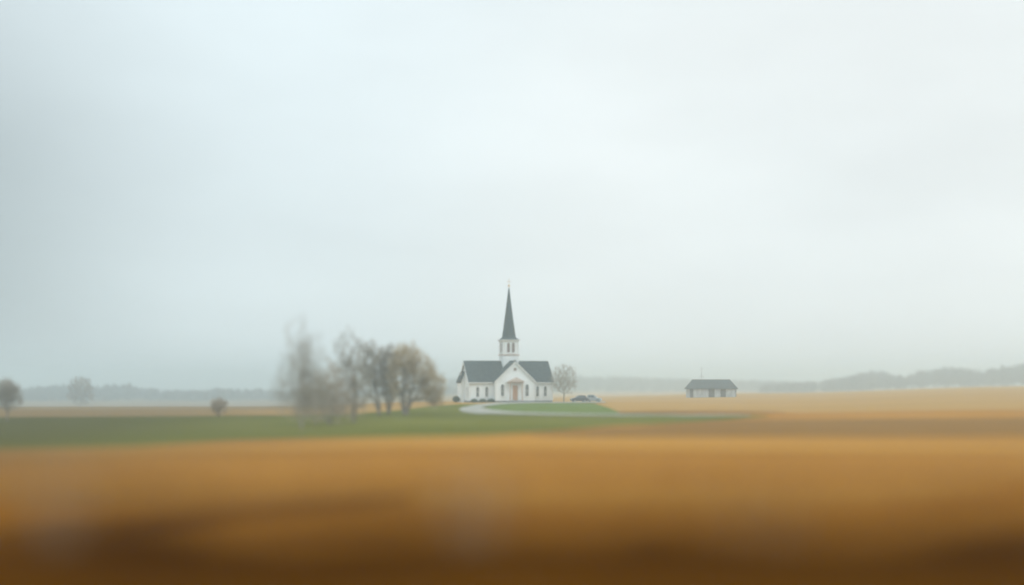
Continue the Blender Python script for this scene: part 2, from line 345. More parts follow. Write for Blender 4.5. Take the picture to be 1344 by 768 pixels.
def tree(name, label, px, Y, stems, blobs, ntargets, ntwigs, twig_mat, seed, group=None, tw=.028, tl=(.35, .9), upright=.35, rtip=.012, soft=False, cat='tree', thick=1.0):
    """stems: list of trunk paths (points in metres from the base); blobs: (cx,cy,cz,rx,ry,rz,weight) crown volumes"""
    rs = np.random.RandomState(seed); x0 = place(px, Y); zb = zat(x0, Y) - .08
    root = empty(name, (x0, Y, zb)); tag(root, label, cat, group)
    P = []; par = []; D = []
    for s in stems:
        s = [np.array(p, float) for p in s]; prev = -1
        for k, (a, b) in enumerate(zip(s, s[1:])):
            m = max(2, int(np.linalg.norm(b-a)/.6))
            for j in range(m + 1 if k == 0 else m):
                t = j/m if k == 0 else (j+1)/m
                p = a + (b-a)*t
                if prev >= 0: p = p + rs.normal(0, .035, 3)*[1, 1, .2]
                P.append(p); par.append(prev if prev >= 0 else len(P)-1); d = (b-a)/np.linalg.norm(b-a); D.append(d); prev = len(P)-1
    wts = np.array([b[6] for b in blobs], float); wts /= wts.sum(); tg = []
    for _ in range(ntargets):
        b = blobs[rs.choice(len(blobs), p=wts)]; v = rs.normal(0, 1, 3); v /= np.linalg.norm(v); v *= (rs.uniform(0, 1.25)**.62 if soft else rs.uniform(.12, 1.0)**.5)
        tg.append(np.array(b[:3]) + v*np.array(b[3:6]))
    c0 = np.array(stems[0][1], float); tg.sort(key=lambda t: np.linalg.norm(t - c0))
    AP = np.zeros((40000, 3)); AD = np.zeros((40000, 3)); na = 0
    for t in tg:
        for q in range(na, len(P)): AP[q] = P[q]; AD[q] = D[q]
        na = len(P); A = AP[:na]; dv = t - A; dist = np.linalg.norm(dv, axis=1) + 1e-6
        ang = (dv * AD[:na]).sum(1)/dist
        cost = dist*(1 + .9*(1-ang)) + 3.0*(A[:, 2] < .16*t[2] + .4) + .6*np.maximum(0, A[:, 2] - t[2])
        i = int(np.argmin(cost)); m = max(1, int(dist[i]/.55)); p = A[i].copy(); prev = i; d = D[i]; step = dist[i]/m
        for k in range(m):
            dd = (t - p); dn = np.linalg.norm(dd)
            if dn < .05: break
            d = d*.35 + dd/dn*.65 + np.array([0, 0, .05]) + rs.normal(0, .10, 3); d = d/np.linalg.norm(d); p = p + d*min(step, dn+.1)
            P.append(p); par.append(prev); D.append(d); prev = len(P)-1
    n = len(P); cnt = np.zeros(n); ch = np.zeros(n, int)
    for i in range(n-1, -1, -1):
        if cnt[i] == 0: cnt[i] = 1
        if par[i] != i: cnt[par[i]] += cnt[i]
    rad = rtip * cnt**.47 * thick
    for i in range(n):   # root flare
        if P[i][2] < .8 and rad[i] > .06: rad[i] *= 1 + .5*(1 - P[i][2]/.8)
    idx = [i for i in range(n) if par[i] != i]; big = [i for i in idx if rad[i] > .045]; small = [i for i in idx if rad[i] <= .045]
    V = []; Fc = []; tube_mesh(P, par, rad, big, V, Fc, 8); arr_obj('trunk', V, Fc, 'bark', root, True)
    V = []; Fc = []; tube_mesh(P, par, rad, small, V, Fc, 3)
    cand = np.array(small if small else idx)
    for _ in range(ntwigs):
        i = cand[rs.randint(len(cand))]; a = P[par[i]] + (P[i]-P[par[i]])*rs.rand()
        d = D[i]*.7 + rs.normal(0, .55, 3) + np.array([0, 0, upright]); d /= np.linalg.norm(d); L = rs.uniform(*tl); s = np.cross(d, rs.normal(0, 1, 3)); s /= np.linalg.norm(s) + 1e-6
        e = a + d*L; m_ = a + d*L*.5 + s*rs.normal(0, .05); k0 = len(V); w = tw*.5
        V += [(a - s*w).tolist(), (a + s*w).tolist(), (m_ + s*w*.8).tolist(), (m_ - s*w*.8).tolist(), e.tolist()]
        Fc += [(k0, k0+1, k0+2, k0+3), (k0+3, k0+2, k0+4)]
        for q in range(2):   # side shoots with swelling buds
            b = a + d*L*rs.uniform(.3, .9); f = d*.6 + rs.normal(0, .6, 3) + np.array([0, 0, .2]); f /= np.linalg.norm(f); ee = b + f*L*.35; k0 = len(V)
            V += [(b - s*w*.7).tolist(), (b + s*w*.7).tolist(), ee.tolist()]; Fc += [(k0, k0+1, k0+2)]
    arr_obj('crown', V, Fc, twig_mat, root)
    return root

G1 = 'bare trees in the group left of the church'
tree('bare_tree', 'largest bare tree of the group, broad tan crown drooping toward the church', 531, 212,
     [[(0, 0, 0), (.05, 0, 2.2), (-.3, 0, 5), (-.3, .2, 8)], [(.2, .1, 0), (.7, .2, 2.4), (1.4, .2, 4.6), (1.9, 0, 6.6)], [(.3, -.1, .3), (1.1, -.3, 2.3), (2.6, -.3, 3.8), (3.9, -.2, 4.1)], [(-.1, 0, .2), (-.5, -.2, 2.5), (-1.0, -.3, 5)]],
     [(.4, 0, 8.2, 2.2, 2.0, 2.9, 4), (2.2, 0, 6.8, 2.5, 2.2, 2.7, 4), (4.1, -.2, 4.4, 2.3, 1.7, 2.6, 3.6), (-.9, 0, 6.2, 1.9, 1.6, 4.2, 3.4), (4.4, 0, 2.4, 1.5, 1.3, 1.4, 1.3), (1.8, 0, 4.0, 2.2, 1.6, 2.2, 1.6)],
     1500, 22000, 'twig_tan', 11, G1, thick=1.8, tw=.017)
tree('bare_tree', 'upright bare tree second from the right of the group, leaning left at its foot', 510, 214,
     [[(0, 0, 0), (-.1, 0, 2.5), (.2, 0, 5.5), (.3, 0, 8)], [(0, 0, .2), (.5, 0, 2.5), (.9, 0, 4.8)], [(0, 0, .2), (-.4, 0, 2.4), (-.7, 0, 5)]],
     [(.1, 0, 7.6, 1.9, 1.5, 3.2, 3), (.1, 0, 4.4, 1.9, 1.2, 2.8, 2.2)], 650, 8500, 'twig_grey', 12, G1, upright=.8, tw=.018, thick=1.7)
tree('bare_tree', 'slender grey bare tree third from the right with ascending branches', 498, 213,
     [[(0, 0, 0), (-.3, 0, 2.6), (-.9, 0, 5.5), (-1.2, 0, 8.6)], [(0, 0, .2), (-.8, 0, 2.4), (-1.8, 0, 4.6), (-2.3, 0, 6.5)], [(0, 0, .3), (.2, 0, 2.6), (.4, 0, 5)]],
     [(-1.4, 0, 8.0, 2.0, 1.5, 3.3, 3), (-2.2, 0, 5.0, 2.0, 1.2, 3.0, 2.4), (-.2, 0, 6.5, 1.4, 1.2, 3.4, 1.6)], 700, 8500, 'twig_grey', 13, G1, upright=.8, tw=.018, thick=1.7)
tree('bare_tree', 'thin upright bare tree, soft and blurred, fourth from the right of the group', 464, 192,
     [[(0, 0, 0), (.05, 0, 3), (-.1, 0, 6.5), (-.2, 0, 9.6)], [(.1, 0, 0), (.35, 0, 3), (.3, 0, 6)]],
     [(-.6, 0, 8.0, 2.2, 1.4, 4.4, 2.2), (-.2, 0, 4.6, 2.6, 1.4, 4.0, 2.6)], 500, 6200, 'twig_grey', 14, G1, upright=1.1, tw=.018, thick=1.4, soft=True)
tree('bare_tree', 'low round brown bare tree, heavily blurred, between the thin tree and the hazy tall one', 433, 190,
     [[(0, 0, 0), (.1, 0, 1.2), (.4, 0, 2.6), (.5, 0, 4)], [(0, 0, .1), (-.8, 0, 1.8), (-1.4, 0, 3.4)], [(0, 0, .1), (1, 0, 1.6), (1.8, 0, 3.2)]],
     [(.5, 0, 5.2, 2.8, 2, 3.6, 2.4), (-1.2, 0, 3.8, 3.2, 2, 3.2, 3), (0, 0, 2.4, 4.4, 2, 2.4, 3)], 760, 10500, 'twig_brown', 15, G1, upright=.5, tw=.018, soft=True)
tree('bare_tree', 'tall faint wispy tree at the left end of the group, fading into the mist', 396, 172,
     [[(0, 0, 0), (.0, 0, 3), (.1, 0, 5.5), (0, 0, 7.5)], [(0, .1, .2), (.6, 0, 3), (1.1, 0, 6), (1.3, 0, 8)], [(0, 0, .2), (-.6, 0, 3), (-.9, 0, 6)]],
     [(0, 0, 9, 2.4, 1.6, 5, .9), (.3, 0, 6.5, 3.0, 2.0, 4.4, 2.2), (.8, 0, 4.0, 4.2, 2.4, 3.2, 3.2)], 900, 7500, 'twig_grey', 16, G1, upright=1.6, tl=(.6, 1.6), tw=.015, rtip=.006, soft=True, thick=.55)
tree('bare_tree', 'small pale grey bare tree standing beside the right end of the church', 740, 298,
     [[(0, 0, 0), (.0, 0, 1.6), (.1, 0, 3.6), (0, 0, 6)]],
     [(0, 0, 5.2, 3.0, 2.8, 2.9, 4), (0, 0, 3.4, 3.2, 2.8, 1.8, 2)], 800, 6200, 'twig_grey', 17, None, upright=.35, tw=.013, rtip=.007)
tree('bare_tree', 'dark blurred tree at the far left edge, in front of the distant wood', 9, 214,
     [[(0, 0, 0), (.1, 0, 1.5), (0, 0, 3.3), (.1, 0, 5)]],
     [(0, 0, 4.6, 2.0, 2, 1.9, 3), (.3, 0, 3.3, 2.3, 2, 1.9, 1.8)], 420, 4800, 'twig_grey', 18, None, tw=.03)
tree('bare_tree', 'hazy round tree rising above the distant wood at left', 106, 700,
     [[(0, 0, 0), (.1, 0, 4), (0, 0, 8), (.1, 0, 12)]],
     [(0, 0, 9.5, 6.2, 5, 5.5, 3), (0, 0, 5, 8, 5, 4, 2)], 420, 7000, 'twig_grey', 19, None, tw=.11, tl=(.6, 1.4))
tree('round_bush', 'small round grey bush alone on the far edge of the green meadow', 287, 222,
     [[(0, 0, 0), (.1, 0, .6), (.2, 0, 1.2)], [(0, 0, 0), (-.3, 0, .6), (-.6, 0, 1.3)]],
     [(0, 0, 1.7, 1.5, 1.4, 1.3, 3)], 240, 2400, 'twig_brown', 20, None, cat='bush', tl=(.25, .6))

# ------------------------------------------------------------------ distant woods
def far_wood(name, crest, Y0, depth, n, per, label, seed, s=1.3, cover_to=None):
    """crest: (px, row of the tree tops); trees with tapering trunks and ragged twig crowns, in one mass"""
    r = random.Random(seed); V = []; Fc = []
    pxs = [c[0] for c in crest]; rows = [c[1] for c in crest]
    for k in range(n):
        px = r.uniform(pxs[0], pxs[-1]); Y = Y0 + r.random()*depth; row = float(np.interp(px, pxs, rows))
        x = place(px, Y); z0 = zat(x, Y); top = CAM_H + (HY - row)/F*Y; H = max(3.0, (top - z0))*r.uniform(.84, 1.03); w = H*r.uniform(.28, .42)
        k0 = len(V)
        for a in range(4):
            t = a*math.pi/2; V.append((x + .25*math.cos(t), Y + .25*math.sin(t), z0 - .2))
        V.append((x, Y, z0 + H*.8)); Fc += [(k0, k0+1, k0+4), (k0+1, k0+2, k0+4), (k0+2, k0+3, k0+4), (k0+3, k0, k0+4)]
        for j in range(per):
            u = [r.gauss(0, 1) for _ in range(3)]; q = r.random()**.4/(math.sqrt(sum(c*c for c in u)) + 1e-6)
            c = Vector((x + u[0]*q*w, Y + u[1]*q*w, z0 + H*.54 + u[2]*q*H*.46))
            if c.z < z0: c.z = z0 + r.random()*H*.4
            d = Vector((r.gauss(0, 1), r.gauss(0, 1), r.gauss(0, 1) + .8)).normalized(); e = d.orthogonal().normalized(); k0 = len(V); L = s*r.uniform(.6, 1.5)
            V += [tuple(c - e*.16*L), tuple(c + e*.16*L), tuple(c + d*L + e*.3*L), tuple(c + d*L*1.2 - e*.2*L)]; Fc.append((k0, k0+1, k0+2, k0+3))
    tag(arr_obj(name, V, Fc, 'wood_far'), label, None, None, 'stuff')
far_wood('distant_wood', [(-260, 512), (0, 514), (40, 513), (80, 508), (130, 509), (165, 507), (190, 511), (215, 516), (260, 517), (300, 514), (330, 513), (360, 516), (420, 517), (520, 517), (600, 517)],
         1150, 80, 320, 90, 'grey blue distant wood along the left horizon', 31, 2.8)
far_wood('distant_wood', [(590, 500), (700, 497), (780, 496), (850, 498), (920, 501), (1000, 503), (1080, 505)], 1500, 150, 330, 80, 'pale blue ridge of wood behind the church and barn', 32, 3.2)
far_wood('distant_wood', [(1000, 510), (1050, 506), (1085, 502), (1120, 495), (1150, 489), (1170, 492), (1185, 497), (1200, 492), (1235, 484), (1260, 484), (1285, 489), (1310, 484), (1344, 479), (1500, 476)],
         1150, 80, 260, 110, 'blue grey distant wood on the rise at the right edge', 33, 2.6)

# ------------------------------------------------------------------ church
TH = R(15)
ch = empty('church', (-.15, 300, 1.28), TH)
tag(ch, 'white clapboard church with slate roofs and tall pointed spire above its lawn', 'church')
L2, W, EV, RG = 9.0, 8.5, 4.55, 8.7
b = NB(); box(b, -L2-.06, L2+.06, -.06, W+.06, -1.2, .35); box(b, -3.86, 4.66, -1.68, -.07, -1.2, .35); obj('foundation', b, 'stone', ch)
b = NB(); prism(b, [(0, .35), (0, EV), (W/2, RG-.12), (W, EV), (W, .35)], 'x', -L2, L2); obj('nave_wall', b, 'white', ch)
def chevron(pts_out, th):   # outline of a roof in section, thickness th
    (y0, z0), (ym, zm), (y1, z1) = pts_out
    return [(y0, z0), (ym, zm), (y1, z1), (y1, z1-th), (ym, zm-th*1.3), (y0, z0-th)]
sl = (RG-EV)/(W/2)
b = NB(); prism(b, chevron([(-.4, EV+.12-.4*sl), (W/2, RG+.12), (W+.4, EV+.12-.4*sl)], .2), 'x', -L2-.35, L2+.35); nroof = obj('roof', b, 'roof', ch)
# wing (cross gable) with the entrance
WX, WH, WF, WE, WR = .4, 4.2, -1.6, 4.75, 8.72
b = NB(); prism(b, [(WX-WH, .35), (WX-WH, WE), (WX, WR-.1), (WX+WH, WE), (WX+WH, .35)], 'y', WF, 3.9); obj('entrance_wing', b, 'white', ch)
sw = (WR-WE)/WH
b = NB(); prism(b, chevron([(WX-WH-.3, WE+.12-.3*sw), (WX, WR+.14), (WX+WH+.3, WE+.12-.3*sw)], .18), 'y', WF-.3, 4.2); obj('wing_roof', b, 'roof', ch)
# white barge boards on the gables
b = NB(); prism(b, [(WX-WH-.34, WE-.12-.3*sw), (WX, WR-.08), (WX+WH+.34, WE-.12-.3*sw), (WX+WH+.34, WE-.40-.3*sw), (WX, WR-.40), (WX-WH-.34, WE-.40-.3*sw)], 'y', WF-.34, WF-.22); obj('barge_board', b, 'trim', ch)
for sx in (-1, 1):
    b = NB(); prism(b, [(-.44, EV-.10-.4*sl), (W/2, RG-.1), (W+.44, EV-.10-.4*sl), (W+.44, EV-.40-.4*sl), (W/2, RG-.46), (-.44, EV-.40-.4*sl)], 'x', sx*(L2+.3), sx*(L2+.42)); obj('barge_board', b, 'trim', ch)
for xa in (-L2, L2):
    for ya in (0, W):
        b = NB(); box(b, xa-.12, xa+.12, ya-.12, ya+.12, .36, EV-.25); obj('corner_board', b, 'trim', ch)
for xa in (WX-WH, WX+WH):
    b = NB(); box(b, xa-.12, xa+.12, WF-.03, WF+.2, .36, WE-.1); obj('corner_board', b, 'trim', ch)
for xa, xb in ((-L2-.3, WX-WH-.31), (WX+WH+.31, L2+.3)):
    b = NB(); box(b, xa, xb, -.50, -.38, EV-.52, EV-.34); obj('gutter', b, 'trim', ch)
# rear side annex on the left end
b = NB(); prism(b, [(-L2-.75, -.9), (-L2-.75, EV-.1), (-L2-.02, EV+1.5), (-L2-.02, -.9)], 'y', 4.6, 8.3); an = obj('annex', b, 'white', ch)
b = NB(); prism(b, [(-L2-.98, EV-.25), (-L2-.03, EV+2.0), (-L2-.03, EV+1.8), (-L2-.98, EV-.45)], 'y', 4.3, 8.6); obj('annex_roof', b, 'roof', an)

def window(parent, x, y, z0, z1, w, name='window', mat='glass', arched=True, face='front'):
    """tall window; built facing -y then turned for the end wall"""
    n = 8; h = z1 - z0 - w/2 if arched else z1 - z0
    def outline(k):
        o = [(-w/2-k, -k), (w/2+k, -k)]
        if arched: o += [((w/2+k)*math.cos(t), h + (w/2+k)*math.sin(t)) for t in [math.pi*i/n for i in range(n+1)]]
        else: o += [(w/2+k, h+k), (-w/2-k, h+k)]
        return o
    b = NB(); prism(b, outline(0), 'y', -.03, .05); pane = obj(name, b, mat, parent)
    o1, o2 = outline(.13), outline(0); b = NB(); m = len(o1)
    A = [b.verts.new((p[0], -.09, p[1])) for p in o1]; B = [b.verts.new((p[0], -.09, p[1])) for p in o2]
    C = [b.verts.new((p[0], .03, p[1])) for p in o1]; D = [b.verts.new((p[0], -.028, p[1])) for p in o2]
    for i in range(m):
        j = (i+1) % m
        b.faces.new((A[i], A[j], B[j], B[i])); b.faces.new((A[i], C[i], C[j], A[j])); b.faces.new((B[i], B[j], D[j], D[i]))
    if mat == 'glass':
        box(b, -.02, .02, -.06, -.035, .01, h); box(b, -w/2, w/2, -.062, -.037, h*.5-.02, h*.5+.02)
    obj('frame', b, 'trim', pane)
    b = NB(); box(b, -w/2-.2, w/2+.2, -.16, .02, -.24, -.133); obj('sill', b, 'trim', pane)
    pane.location = (x, y, z0)
    if face == 'left': pane.rotation_euler = (0, 0, -math.pi/2)
    if face == 'right': pane.rotation_euler = (0, 0, math.pi/2)
    return pane
for x in (-7.3, -5.35): window(ch, x, 0, 1.2, 3.25, .55)
for x in (5.75, 7.45): window(ch, x, 0, 1.3, 3.35, .55)
for x in (WX-2.75, WX+2.6): window(ch, x, WF, 1.35, 3.75, .6)
for y in (2.0,): window(ch, -L2, y, 1.2, 3.3, .55, face='left')
for y in (2.2, 5.4): window(ch, L2, y, 1.2, 3.3, .55, face='right')
# round gable window
b = NB(); cyl(b, (WX, WF-.03, 6.95), (WX, WF+.05, 6.95), .34, n=20); g = obj('round_window', b, 'louvre', ch)
b = NB(); ro = [.46, .34]; n = 20
vs = [[b.verts.new((WX + r*math.cos(2*math.pi*k/n), y, 6.95 + r*math.sin(2*math.pi*k/n))) for k in range(n)] for r, y in ((.46, WF+.02), (.46, WF-.09), (.34, WF-.09), (.34, WF-.02))]
for a, c in zip(vs, vs[1:]):
    for k in range(n): b.faces.new((a[k], a[(k+1) % n], c[(k+1) % n], c[k]))
obj('frame', b, 'trim', g)
# door and porch
b = NB(); box(b, WX-.52, WX+.52, WF-.07, WF+.05, .46, 3.55)
for zz in (.7, 2.1):
    for xx in (-.42, .06): box(b, WX+xx, WX+xx+.36, WF-.095, WF-.06, zz, zz+1.15, .01)
dr = obj('door', b, 'door', ch)
b = NB(); cyl(b, (WX+.4, WF-.16, 1.5), (WX+.4, WF-.06, 1.5), .035); cyl(b, (WX+.40, WF-.155, 1.5), (WX+.28, WF-.155, 1.5), .02); obj('handle', b, 'gold', dr)
b = NB(); box(b, WX-.78, WX-.55, WF-.12, WF+.02, .46, 3.8); box(b, WX+.55, WX+.78, WF-.12, WF+.02, .46, 3.8); box(b, WX-.545, WX+.545, WF-.12, WF+.02, 3.57, 3.8); obj('door_frame', b, 'trim', dr)
for x in (-1.32, 1.32):
    b = NB(); lathe(b, [(.2, .35), (.2, .5), (.14, .56), (.125, 3.9), (.2, 3.98), (.2, 4.1)], WX+x, WF-.95, 14); obj('porch_column', b, 'copper', ch)
b = NB(); box(b, WX-1.6, WX+1.6, WF-1.2, WF-.01, 4.1, 4.36); obj('porch_beam', b, 'copper', ch)
b = NB(); prism(b, [(WX-1.85, 4.37), (WX-.25, 5.12), (WX+.25, 5.12), (WX+1.85, 4.37)][:1] + [(WX, 5.25), (WX+1.85, 4.37)], 'y', WF-1.4, WF-.012); obj('porch_roof', b, 'copper', ch)
for k in range(3):
    b = NB(); box(b, WX-1.7-.15*k, WX+1.7+.15*k, WF-1.3-.32*k, WF-.09-.001*k if k == 0 else WF-1.3-.32*(k-1)-.002, -.6, .345-.15*k); obj('step', b, 'stone', ch)
# tower, belfry, spire
TX, TYc, TW_ = .6, W/2, 1.72
b = NB(); box(b, TX-TW_, TX+TW_, TYc-TW_, TYc+TW_, 6.4, 10.0); obj('tower', b, 'white', ch)
b = NB(); box(b, TX-TW_-.14, TX+TW_+.14, TYc-TW_-.14, TYc+TW_+.14, 9.98, 10.18); obj('tower_ledge', b, 'copper', ch)
b = NB(); box(b, TX-TW_+.1, TX+TW_-.1, TYc-TW_+.1, TYc+TW_-.1, 10.17, 13.0); bf = obj('belfry', b, 'white', ch)
for sx in (-1, 1):
    for sy in (-1, 1):
        b = NB(); xx, yy = TX+sx*(TW_-.2), TYc+sy*(TW_-.2); box(b, xx-.19, xx+.19, yy-.19, yy+.19, 10.18, 12.98); obj('corner_board', b, 'trim', bf)
def louvre(x, y, face):
    w = window(ch, x, y, 10.6, 12.65, .62, 'belfry_opening', 'louvre', True, face); w.parent = bf
    b = NB()
    for k in range(11): box(b, -.29, .29, -.065, -.034, .08+.15*k, .13+.15*k)
    obj('slat', b, 'louvre', w)
for d in (-.52, .52):
    louvre(TX+d, TYc-TW_+.1, 'front'); louvre(TX-TW_+.1, TYc+d, 'left'); louvre(TX+TW_-.1, TYc+d, 'right')
b = NB(); box(b, TX-2.0, TX+2.0, TYc-2.0, TYc+2.0, 13.12, 13.3); box(b, TX-1.8, TX+1.8, TYc-1.8, TYc+1.8, 12.99, 13.118); obj('cornice', b, 'trim', ch)
b = NB()
n8 = 8
def ring(half, z, sq):   # square at the eaves turning into an octagon
    out = []
    for k in range(16):
        t = 2*math.pi*k/16; c, s = math.cos(t), math.sin(t)
        rs_ = half/max(abs(c), abs(s)); tt = (t + math.pi/8) % (math.pi/4) - math.pi/8; ro_ = half/math.cos(tt)
        r = rs_*sq + ro_*(1-sq); out.append(b.verts.new((TX + r*c, TYc + r*s, z)))
    return out
prof = [(2.03, 13.3, 1), (1.75, 13.42, .9), (1.5, 13.7, .5), (1.36, 14.1, .15), (1.22, 15.0, 0), (.64, 19.6, 0), (.10, 24.4, 0)]
rr = [ring(*p) for p in prof]
for a, c in zip(rr, rr[1:]):
    for k in range(16): b.faces.new((a[k], a[(k+1) % 16], c[(k+1) % 16], c[k]))
b.faces.new(rr[0][::-1]); b.faces.new(rr[-1]); sp = obj('spire', b, 'spire', ch)
b = NB(); cyl(b, (TX, TYc, 24.3), (TX, TYc, 26.5), .045, .035, 8)
bmesh.ops.create_uvsphere(b, u_segments=14, v_segments=8, radius=.26, matrix=Matrix.Translation((TX, TYc, 24.9)))
box(b, TX-.42, TX+.42, TYc-.04, TYc+.04, 25.75, 25.85); obj('finial_cross', b, 'gold', sp)

# evergreen shrub by the left end of the church
def leafy(name, label, x, y, h, w, n, seed, cat):
    r = random.Random(seed); V = []; Fc = []
    root = empty(name, (x, y, zat(x, y) - .05)); tag(root, label, cat)
    b = NB(); cyl(b, (0, 0, 0), (0, 0, h*.5), .05, .03, 6); obj('stem', b, 'bark', root)
    for k in range(n):
        u = Vector((r.gauss(0, 1), r.gauss(0, 1), r.gauss(0, 1))).normalized() * r.random()**.4
        c = Vector((u.x*w, u.y*w, h*.52 + u.z*h*.5)); c.z = max(.03, c.z); d = Vector((r.gauss(0, 1), r.gauss(0, 1), r.gauss(0, 1))).normalized(); e = d.orthogonal().normalized(); k0 = len(V)
        V += [tuple(c - e*.03), tuple(c + e*.03), tuple(c + d*.14)]; Fc.append((k0, k0+1, k0+2))
    arr_obj('foliage', V, Fc, 'evergreen', root)
leafy('shrub', 'small dark evergreen shrub beside the left end of the church', place(598.5, 303), 303, 1.4, .8, 2600, 3, 'bush')
for x, lab in ((-8.2, 'low dark green shrub at the left corner of the church front'), (-6.4, 'low dark green shrub between the two left church windows'), (-4.6, 'low dark green shrub beside the entrance wing of the church')):
    p = ch.matrix_basis if False else None
    X = -.15 + x*math.cos(TH) + .75*math.sin(TH); Y = 300 + x*math.sin(TH) - .75*math.cos(TH)
    leafy('shrub', lab, X, Y, .8, .75, 1800, int(x*10) % 97, 'bush')

# ------------------------------------------------------------------ barn
BX, BY = place(936, 450), 450
bn = empty('barn', (BX, BY, zat(BX, BY)), R(3))
tag(bn, 'long low grey barn with a dark hipped roof out in the straw field', 'barn')
b = NB(); hw, dp = 7.4, 7.0
b_walls = [(-hw, -6.9), (-6.9+.0, -1.6), (.0, 2.3), (3.9, hw)]
for (xa, xb) in ((-hw+.9, -1.3), (.3, 2.5), (3.9, hw)): box(b, xa, xb, 0, .15, -.8, 2.75)
box(b, -hw, -hw+.15, .16, dp-.16, -.8, 2.75); box(b, hw-.15, hw, .16, dp-.16, -.8, 2.75); box(b, -hw, hw, dp-.15, dp, -.8, 2.75)
obj('wall', b, 'barn', bn)
for (xa, xb) in ((-hw, -hw+.89), (-1.29, .29), (2.51, 3.89)):
    b = NB(); box(b, xa+.005, xb-.005, .03, .13, -.7, 2.6); obj('door', b, 'dark', bn)
for x in (-hw+.95, -1.35, .35, 2.45, 3.95, hw-.1):
    b = NB(); box(b, x-.09, x+.09, -.06, -.003, -.7, 2.75); obj('post', b, 'dark', bn)
b = NB(); o_ = .45
e = [b.verts.new(p) for p in ((-hw-o_, -o_, 2.6), (hw+o_, -o_, 2.6), (hw+o_, dp+o_, 2.6), (-hw-o_, dp+o_, 2.6))]
e2 = [b.verts.new(v.co + Vector((0, 0, .18))) for v in e]
rg = [b.verts.new((-hw+1.3, dp/2, 5.6)), b.verts.new((hw-1.3, dp/2, 5.6))]
b.faces.new(e[::-1])
for k in range(4): b.faces.new((e[k], e[(k+1) % 4], e2[(k+1) % 4], e2[k]))
b.faces.new((e2[0], e2[1], rg[1], rg[0])); b.faces.new((e2[2], e2[3], rg[0], rg[1])); b.faces.new((e2[1], e2[2], rg[1])); b.faces.new((e2[3], e2[0], rg[0]))
rf = obj('roof', b, 'roof', bn)
b = NB(); box(b, -hw+1.2, hw-1.2, dp/2-.12, dp/2+.12, 5.56, 5.7); obj('ridge_cap', b, 'metal', rf)
b = NB(); ax = -3.0; cyl(b, (ax, dp/2, 5.5), (ax, dp/2, 9.6), .05, .03, 8)
for z, w in ((9.3, .7), (8.9, .55), (6.6, .8)): cyl(b, (ax-w, dp/2, z), (ax+w, dp/2, z), .025, n=6)
cyl(b, (ax-1.0, dp/2, 5.62), (ax, dp/2, 7.4), .02, n=6); cyl(b, (ax+1.0, dp/2, 5.62), (ax, dp/2, 7.4), .02, n=6)
obj('antenna', b, 'metal', rf)

